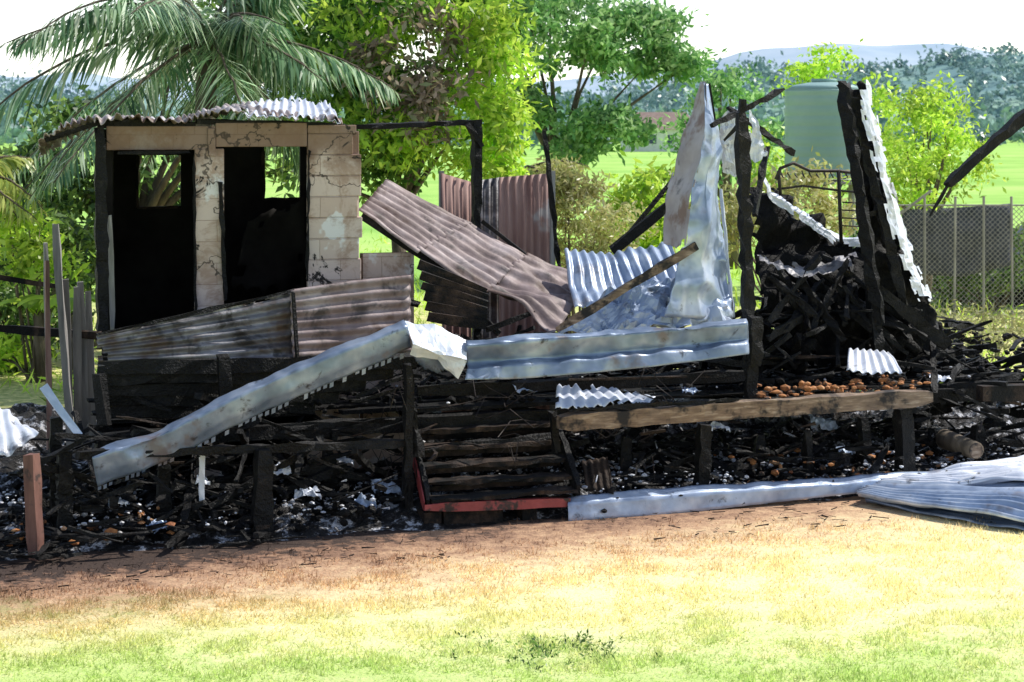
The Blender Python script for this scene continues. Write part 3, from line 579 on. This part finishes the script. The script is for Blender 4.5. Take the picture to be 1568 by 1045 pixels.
# ================= FALLEN ROOF SHEETS
rs=empty('fallen_rusted_roof_sheets')
patch('sheet_a',[[H(548,322,2.3),H(640,388,2.0)],[H(592,275,3.4),H(722,343,3.1)]],'rust',8,.024,'v',nu=24,cr=.03,parent=rs)
patch('sheet_b',[[H(636,382,2.05),H(742,452,1.7)],[H(714,338,3.15),H(808,392,2.8)]],'rust',8,.024,'v',nu=24,cr=.03,parent=rs,seed=2)
patch('sheet_c',[[H(738,446,1.75),H(795,470,1.55),H(850,508,1.3)],[H(806,390,2.85),H(860,408,2.7),H(912,432,2.5)]],'rust',8,.022,'v',nu=30,cr=.1,cs=2,parent=rs,seed=5)
b=MB()
for k in range(6): b.beam(H(640+k*3,405+k*16,1.75-.05*k),H(745,448+k*10,1.6-.05*k),.02,.1,.008)
b.obj('scorched_weatherboards','charb',rs)
b=MB(); b.beam(H(555,330,2.3),H(720,440,2.0),.06,.08,.014); b.beam(H(660,420,1.8),H(765,510,1.5),.05,.07,.014); b.beam(H(745,505,1.4),H(818,478,1.5),.04,.05,.01); b.beam(H(560,440,2),H(640,470,1.7),.06,.08,.02); b.beam(H(738,338,3.1),H(805,392,2.85),.03,.04,.01); b.obj('charred_rafters','char',rs)
b=MB(); b.beam(L(T(731,3.6),3.6,.9),H(729,186,3.6),.09,.08,.02,.12); b.beam(H(540,195,3.6),H(737,188,3.6),.045,.055,.014,.12); b.beam(H(716,190,3.55),H(738,225,3.55),.05,.06,.01,.1); b.obj('charred_verandah_frame','char')
b=MB(); b.beam(L(T(872,3.9),3.9,.9),H(833,200,3.9),.04,.04,.014,.12); b.obj('charred_leaning_post','char')
cs_=empty('crumpled_iron_sheets')
patch('sheet_d',[[H(880,472,1.6),H(975,465,1.5),H(1055,440,1.4)],[H(862,388,2.4),H(935,392,2.4),H(1025,368,2.3)]],'galvl',11,.018,'u',nv=18,cr=.08,cs=2,parent=cs_)
patch('sheet_e',[[H(850,512,1.1),H(960,505,1.0),H(1125,492,.9)],[H(915,450,1.5),H(1000,430,1.4),H(1070,410,1.4)]],'galvl',nu=34,nv=18,cr=.05,cs=3,ridge=.24,parent=cs_,seed=4,flat=True)
patch('sheet_f',[[H(1000,500,1.05),H(1060,495,1.0),H(1122,488,1.0)],[H(1020,440,1.25),H(1050,430,1.15),H(1115,430,1.2)],[H(1050,370,1.3),H(1075,360,1.2),H(1110,370,1.2)]],'galvl',nu=30,nv=30,cr=.04,cs=2.2,ridge=.2,parent=cs_,seed=6)
b=MB(); b.beam(H(852,506,.95),H(1066,376,1.0),.05,.08,.01,.2); b.obj('scorched_rafter','wood',cs_)
b=MB(); b.beam(H(938,385,2.6),H(1052,290,2.6),.06,.1,.014); b.beam(H(945,380,2.7),H(1050,250,2.9),.03,.04,.01); b.beam(H(880,500,1.3),H(1010,470,1.2),.05,.05,.01); b.obj('charred_rafters','char',cs_)
ts=empty('twisted_standing_iron_sheet')
patch('left_fold',[[H(1015,372,1.5),H(1034,380,1.25),H(1050,374,1.0)],[H(1017,300,1.6),H(1040,300,1.3),H(1060,300,1.0)],[H(1044,205,1.6),H(1062,205,1.3),H(1078,206,1.1)],[H(1074,125,1.5),H(1077,125,1.4),H(1080,127,1.3)]],'tan',nu=30,nv=50,cr=.025,cs=1.6,ridge=.04,rag=.02,parent=ts)
patch('right_fold',[[H(1018,485,.9),H(1072,488,.98),H(1126,486,1.15)],[H(1050,374,1.0),H(1082,380,1.0),H(1114,390,1.25)],[H(1060,300,1.0),H(1084,300,1.02),H(1107,300,1.25)],[H(1078,206,1.1),H(1090,205,1.12),H(1102,206,1.3)],[H(1079,127,1.3),H(1083,128,1.32),H(1088,128,1.35)]],'galvl',nu=36,nv=80,cr=.04,cs=1.6,ridge=.09,parent=ts,seed=3)  # same sheet in lighter metal, the sunlit side painted brighter
b=MB(); b.beam(H(1104,290,1.25),H(1122,484,1.1),.012,.04,.006,.1); b.obj('folded_seam','galvw',ts)
# tall charred post and roof remains
rr=empty('charred_gable_frame')
b=MB(); b.beam(H(1150,610,.55),H(1136,170,.55),.1,.1,.02,.1); b.beam(H(1136,172,.5),H(1137,152,.5),.07,.06,.012,.08); b.beam(H(1155,560,.4),H(1157,485,.4),.12,.11,.015,.1)
b.beam(H(1090,192,.8),H(1200,137,1.2),.035,.045,.014,.1); b.beam(H(1086,128,1.2),H(1095,185,1.2),.02,.03,.005); b.beam(H(1115,165,1.5),H(1215,235,2.),.04,.05,.014,.1); b.beam(H(1175,225,1.8),H(1155,330,1.2),.05,.07,.016,.1)
b.beam(H(1110,215,1.5),H(1135,185,1.),.03,.04,.01)
b.beam(H(1290,126,1.5),H(1348,500,1.1),.06,.12,.024,.09); b.beam(H(1306,150,1.5),H(1385,470,1.35),.06,.1,.022,.09); b.beam(H(1302,230,1.4),H(1345,225,1.5),.04,.05,.01,.1); b.beam(H(1322,330,1.4),H(1372,320,1.5),.04,.05,.01,.1)
b.beam(H(1340,440,1.3),H(1450,530,1.2),.08,.12,.02,.12); b.beam(H(1330,400,1.4),H(1345,545,1.1),.1,.12,.02,.12)
for k in range(22):
    b.beam(H(U(1170,1330),U(380,450),U(1.4,2)),H(U(1170,1440),U(480,545),U(1.1,1.6)),U(.02,.06),U(.03,.08),.018,.1)
b.obj('charred_rafters','char',rr)
patch('charred_gable_panel',[[H(1345,548,1.5),H(1405,548,1.4),H(1464,546,1.5)],[H(1334,430,1.6),H(1370,435,1.55),H(1410,440,1.6)],[H(1315,310,1.65),H(1342,320,1.6),H(1370,335,1.65)],[H(1298,210,1.7),H(1318,215,1.65),H(1342,225,1.7)],[H(1282,128,1.7),H(1298,125,1.7),H(1318,124,1.7)]],'char',nu=20,nv=60,cr=.14,cs=4,rag=.04,parent=rr,thr=.1)
pr=[(1314,122),(1334,200),(1352,280),(1374,360),(1396,420),(1414,462)]
patch('bright_roof_edge',[[H(u-8,v,1.36) for u,v in pr],[H(u+6,v,1.40) for u,v in pr],[H(u+16,v,1.6) for u,v in pr]],'galvw',nu=50,nv=8,cr=.015,cs=5,ridge=.04,rag=.03,parent=rr,seed=4,thr=.05,flat=True)
patch('collapsed_panel',[[H(1165,560,1.5),H(1260,560,1.5),H(1360,560,1.5),H(1465,548,1.5)],[H(1160,430,2.),H(1250,430,2.),H(1350,430,2.),H(1425,455,1.9)],[H(1148,255,2.6),H(1210,318,2.6),H(1290,372,2.5),H(1352,368,2.3)]],'black',nu=60,nv=50,cr=.3,cs=3,rag=.04,parent=rr)
ed=[(1165,262),(1180,295),(1215,318),(1250,342),(1285,366),(1345,366)]
patch('curled_edge',[[H(u,v+12,2.2) for u,v in ed],[H(u,v,2.22) for u,v in ed],[H(u+2,v-3,2.4) for u,v in ed]],'galvw',nu=40,nv=6,cr=.01,cs=6,ridge=.03,rag=.03,parent=rr,flat=True)
patch('torn_white_sheet',[[H(1108,262,1.6),H(1125,272,1.6),H(1132,268,1.6)],[H(1100,215,1.6),H(1120,215,1.55),H(1135,210,1.5)],[H(1104,180,1.6),H(1118,165,1.6),H(1132,160,1.6)]],'galvw',nu=12,nv=16,cr=.02,cs=5,ridge=.08,rag=.03,parent=rr,flat=True)
patch('torn_white_sheet_b',[[H(1148,252,1.6),H(1165,245,1.6),H(1176,235,1.6)],[H(1146,165,1.6),H(1158,180,1.6),H(1172,225,1.6)]],'galvw',nu=12,nv=16,cr=.02,cs=5,ridge=.08,rag=.03,parent=rr,flat=True)
patch('dull_sheet',[[H(1165,400,1.4),H(1230,425,1.4),H(1320,400,1.6)],[H(1160,385,1.6),H(1230,408,1.6),H(1310,385,1.9)]],'fire',nu=24,nv=6,cr=.05,cs=4,ridge=.1,rag=.03,parent=rr,flat=True)
bf=empty('burnt_bed_frame'); b=MB()
for bo in (2.1,2.6):
    b.tube([H(1288,372,bo),H(1284,262,bo)],.02,6); b.tube([H(1195,300,bo),H(1192,262,bo)],.018,6)
    b.tube([H(1188,275,bo),H(1195,258,bo),H(1215,250,bo),H(1240,262,bo),H(1284,262,bo),H(1330,268,bo)],.018,6)
    b.tube([H(1190,290,bo),H(1230,285,bo),H(1284,292,bo),H(1325,296,bo)],.012,6)
for k in range(12): u=1195+k*11; b.tube([H(u,262+(k%3)*3,2.1),H(u+4,272,2.35),H(u,266,2.6)],.007,5)
for k in range(4): b.tube([H(1290,310+k*12,2.1),H(1335,312+k*12,2.2)],.008,5)
b.obj('steel_tubes','steel',bf,True)
b=MB(); b.beam(H(1690,70,.7),H(1450,283,.7),.13,.13,.016,.12,taper=.6); b.beam(H(1455,278,.7),H(1424,332,.72),.035,.03,.006,.1,taper=.5); p=H(1685,70,.75); b.beam((p.x,p.y,0),(p.x,p.y,p.z+.2),.14,.14,.014,.15); b.obj('charred_hanging_rafter','char')
# ================= GROUND METAL
fs=empty('fascia_strip_on_ground'); a=[(870,762,802),(1000,752,794),(1150,742,776),(1310,732,758),(1440,722,742),(1600,702,725)]
patch('strip',[[H(u,v2-2,-.16) for u,v1,v2 in a],[H(u,v1+8,-.15) for u,v1,v2 in a],[H(u,v1-3,-.05) for u,v1,v2 in a]],'galvl',nu=90,nv=10,cr=.015,cs=3,ridge=.025,parent=fs,solid=.003)
pl=empty('pile_of_corrugated_sheets')
def gp(u,v,z): d=(EYE-z)*F/(v-HV); return S(u,v,d)
patch('top_sheet',[[gp(1312,758,.09),gp(1440,780,.1),gp(1568,796,.12),gp(1700,812,.12)],[gp(1325,748,.12),gp(1445,756,.16),gp(1568,764,.2),gp(1700,772,.2)],[gp(1338,738,.1),gp(1455,732,.14),gp(1568,728,.2),gp(1700,724,.2)]],'galvl',8,.03,'v',nu=60,cr=.04,cs=1.5,parent=pl)
patch('under_sheet',[[gp(1325,770,.02),gp(1450,794,.02),gp(1568,812,.03),gp(1700,830,.03)],[gp(1335,755,.06),gp(1460,760,.06),gp(1568,765,.1),gp(1700,760,.1)]],'galv',7,.02,'v',nu=60,cr=.03,cs=2,parent=pl,seed=3)
patch('back_sheet',[[gp(1345,745,.12),gp(1460,742,.18),gp(1568,738,.26),gp(1700,730,.26)],[gp(1365,733,.12),gp(1470,716,.2),gp(1568,698,.26),gp(1700,682,.26)]],'galvw',8,.03,'v',nu=50,cr=.05,cs=2,parent=pl,seed=8)
patch('white_corrugated_scrap',[[H(850,626,-.02),H(940,620,.0),H(1012,614,.1)],[H(853,590,.35),H(910,592,.4),H(985,604,.4)]],'galvw',9,.014,'u',nv=10,cr=.03,cs=4,rag=.02)
patch('white_corrugated_scrap',[[H(1296,568,.5),H(1340,572,.5),H(1382,570,.5)],[H(1300,533,.9),H(1330,536,.9),H(1360,538,.9)]],'galvw',6,.014,'u',nv=10,cr=.02,cs=4)
patch('white_corrugated_scrap',[[H(-30,690,.4),H(10,700,.4),H(62,668,.5)],[H(-40,628,1.),H(0,622,1.),H(38,650,.9)]],'galvw',5,.012,'u',nv=14,cr=.08,cs=3)
b=MB(); b.beam(H(122,668,.3),H(66,592,.5),.07,.012,.006,.2,up=N); b.obj('white_trim_board','galvl')
b=MB(); p=G(56,857); b.beam(p-Z*.05,S(48,696,p.y+.02),.1,.1,.006,.2); b.obj('red_timber_post','redpost')
lg=empty('sawn_log'); b=MB(); a=H(1494,690,.0); b.tube([a,a+N*.7+E*.1],[.085,.1],14); b.obj('log_bark','bark',lg,True); b=MB(); b.tube([a-N*.004,a-N*.012],[.075,.074],14); b.obj('sawn_end','wood',lg)
# ================= DEBRIS
def clear(t,b_): return T(612,.2)<t<T(895,.2) and b_<1.25
def debris(name,n,u0,u1,b0,b1,z0,z1,l0,l1,w0,w1,mat,tilt=.3):
    b=MB(); i=0
    while i<n:
        i+=1
        bq=U(b0,b1); c=L(T(U(u0,u1),0)+.18*bq,bq,U(z0,z1)); a=U(0,math.pi); a=a if U(0,1)<.7 else U(-.3,.3); l=U(l0,l1)*.5*U(.5,1)
        tc_,bc_=tb(c)
        if clear(tc_,bc_) and z1<.9: continue
        d=(E*math.cos(a)+N*math.sin(a)+Z*U(-tilt,tilt)).normalized()*l; p0=c-d; p1=c+d; m=min(p0.z,p1.z)
        if m<.02: p0.z+=.02-m; p1.z+=.02-m
        w=U(w0,w1); b.beam(p0,p1,w,w*U(.3,1.2),w*.22,.09,bow=U(-.05,.05),taper=U(.3,1.))
    return b.obj(name,mat)
debris('charred_debris',330,40,1640,.1,1.6,.05,.4,.15,.9,.015,.07,'char',.5)
debris('charred_debris',150,40,640,.2,1.4,.1,.85,.4,1.3,.02,.08,'char',.7)
debris('charred_debris',300,220,1700,1.,5,.9,1.2,.2,1.1,.02,.08,'char',.5)
debris('charred_debris',160,1150,1480,1.2,3,.95,1.6,.3,1.1,.02,.09,'char',1.1)
debris('charred_debris',60,1420,1700,.2,4,.2,1.0,.3,1.1,.02,.09,'char',.6)
debris('charred_debris',110,-60,420,-.4,.5,.02,.2,.15,.7,.015,.05,'char')
debris('scorched_timber_offcuts',120,40,1640,.1,4,.1,1.05,.15,.8,.012,.035,'charb')
debris('soil_twigs',420,-60,1300,-1.4,.1,.005,.03,.03,.16,.004,.013,'charb',.1)
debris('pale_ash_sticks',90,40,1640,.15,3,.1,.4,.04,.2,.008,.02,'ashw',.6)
b=MB()
for i in range(1500):
    bq=U(-.15,3.); tt_=T(U(-40,1680),0)
    if clear(tt_,bq): continue
    b.chunk(L(tt_,bq,U(.04,.2)),U(.01,.06))
for i in range(1200): bq=U(.9,5); b.chunk(L(T(U(240,1700),1)+.18*bq,bq,U(.88,1.0)),U(.01,.06))
b.obj('charcoal_rubble','black')
b=MB()
for i in range(700):
    c=L(T(U(30,1640),0),U(.05,3.),U(.05,.25)); b.chunk(c,U(.01,.04))
b.obj('ash_rubble','ash')
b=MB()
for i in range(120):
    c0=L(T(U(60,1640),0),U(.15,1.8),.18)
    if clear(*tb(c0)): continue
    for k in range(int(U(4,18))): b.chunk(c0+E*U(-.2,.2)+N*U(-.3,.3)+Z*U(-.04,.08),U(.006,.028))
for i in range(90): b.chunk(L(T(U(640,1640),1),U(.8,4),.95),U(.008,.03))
b.obj('pale_ash_and_glint_lumps','ashw')  # lumps double as painted sun glints among the char
b=MB()
for i in range(60):
    c=L(T(U(620,1480),0),U(.2,2.2),U(.2,1.15)); r=U(.1,.35); a0=U(0,6); pts=[c+E*r*math.cos(a0+k*.7)*U(.7,1.1)+N*r*math.sin(a0+k*.7)+Z*U(-.12,.16) for k in range(7)]; b.tube(pts,.004,4)
b.obj('tangled_wire','steel')
b=MB()
for i in range(80): b.chunk(L(T(U(1165,1430),.2),U(.15,.6),.92+U(0,.1)),U(.02,.05))
for i in range(60): b.chunk(L(T(U(1150,1480),.2),U(.1,1.2),U(.1,.3)),U(.02,.05))
for i in range(34): b.chunk(L(T(U(0,260),.2),U(-.1,.5),U(.05,.25)),U(.02,.05))
for i in range(30): b.chunk(L(T(U(1380,1568),.2),U(1,3),.95),U(.02,.05))
b.obj('broken_clay_bricks','clay')
k=0
for (u,v,bq,w) in ((590,748,.6,.14),(470,755,.6,.12),(240,805,.1,.1),(520,705,1.,.12),(1260,650,1.2,.15),(1100,655,.9,.1),(1290,690,.6,.09),(310,735,.4,.06),(800,594,1.,.12),(1440,580,1.,.12),(1060,600,.7,.1),(430,720,.5,.09),(560,770,.3,.1),(180,770,.3,.08)):
    c=H(u,v,bq); patch('sheet_metal_scrap',[[c-E*w-N*w*.6,c+E*w-N*w*.5-Z*.03],[c-E*w*.8+N*w*.6+Z*w*.5,c+E*w*.9+N*w*.6+Z*w*.3]],'galvw' if k%2 else 'galvl',nu=10,nv=8,cr=.03,cs=7,ridge=.08,rag=.03,seed=k,flat=True); k+=1
b=MB(); b.beam(H(309,768,.25),H(309,695,.25),.05,.02,.006,.1); b.obj('white_standing_board','galvw')
patch('rusted_corrugated_scrap',[[H(898,752,.12),H(938,750,.12)],[H(890,706,.4),H(930,700,.4)]],'charb',4,.012,'u',nv=8,cr=.03)
# ================= WORLD, SUN, CAMERA
w=bpy.data.worlds.new('World'); sc.world=w; w.use_nodes=True; nt=w.node_tree; bg=nt.nodes['Background']; sky=nt.nodes.new('ShaderNodeTexSky'); sky.sky_type='NISHITA'; sky.sun_disc=False
EL=math.radians(50); AZ=math.radians(62)
sky.sun_elevation=EL; sky.sun_rotation=AZ; sky.air_density=1.; sky.dust_density=.6
tc=nt.nodes.new('ShaderNodeTexCoord'); sx=nt.nodes.new('ShaderNodeSeparateXYZ'); nt.links.new(tc.outputs['Generated'],sx.inputs[0])
hz_=nd(nt,'ShaderNodeMapRange',interpolation_type='SMOOTHSTEP'); nt.links.new(sx.outputs[2],hz_.inputs[0]); hz_.inputs[1].default_value=.05; hz_.inputs[2].default_value=.32; hz_.inputs[3].default_value=5.5; hz_.inputs[4].default_value=.3
cb=nt.nodes.new('ShaderNodeCombineXYZ')
for i in range(3): nt.links.new(hz_.outputs[0],cb.inputs[i])
ad=nd(nt,'ShaderNodeVectorMath',operation='ADD'); nt.links.new(sky.outputs[0],ad.inputs[0]); nt.links.new(cb.outputs[0],ad.inputs[1]); nt.links.new(ad.outputs[0],bg.inputs[0]); bg.inputs[1].default_value=.15
sd=Vector((math.sin(AZ)*math.cos(EL),math.cos(AZ)*math.cos(EL),math.sin(EL)))
l=bpy.data.lights.new('sun','SUN'); l.energy=5; l.angle=math.radians(.5); l.color=(1,.96,.88); o=link(bpy.data.objects.new('sun',l)); o.rotation_euler=sd.to_track_quat('Z','Y').to_euler()
cam=bpy.data.cameras.new('camera'); co=link(bpy.data.objects.new('camera',cam)); co.location=(0,0,EYE); co.rotation_euler=(math.pi/2,0,0); cam.lens=70; cam.sensor_width=36; cam.shift_y=-332.5/1568; cam.clip_end=6000
cam.dof.use_dof=True; cam.dof.focus_distance=17.3; cam.dof.aperture_fstop=5
sc.camera=co
sc.view_settings.view_transform='Standard'; sc.view_settings.look='None'; sc.view_settings.exposure=0
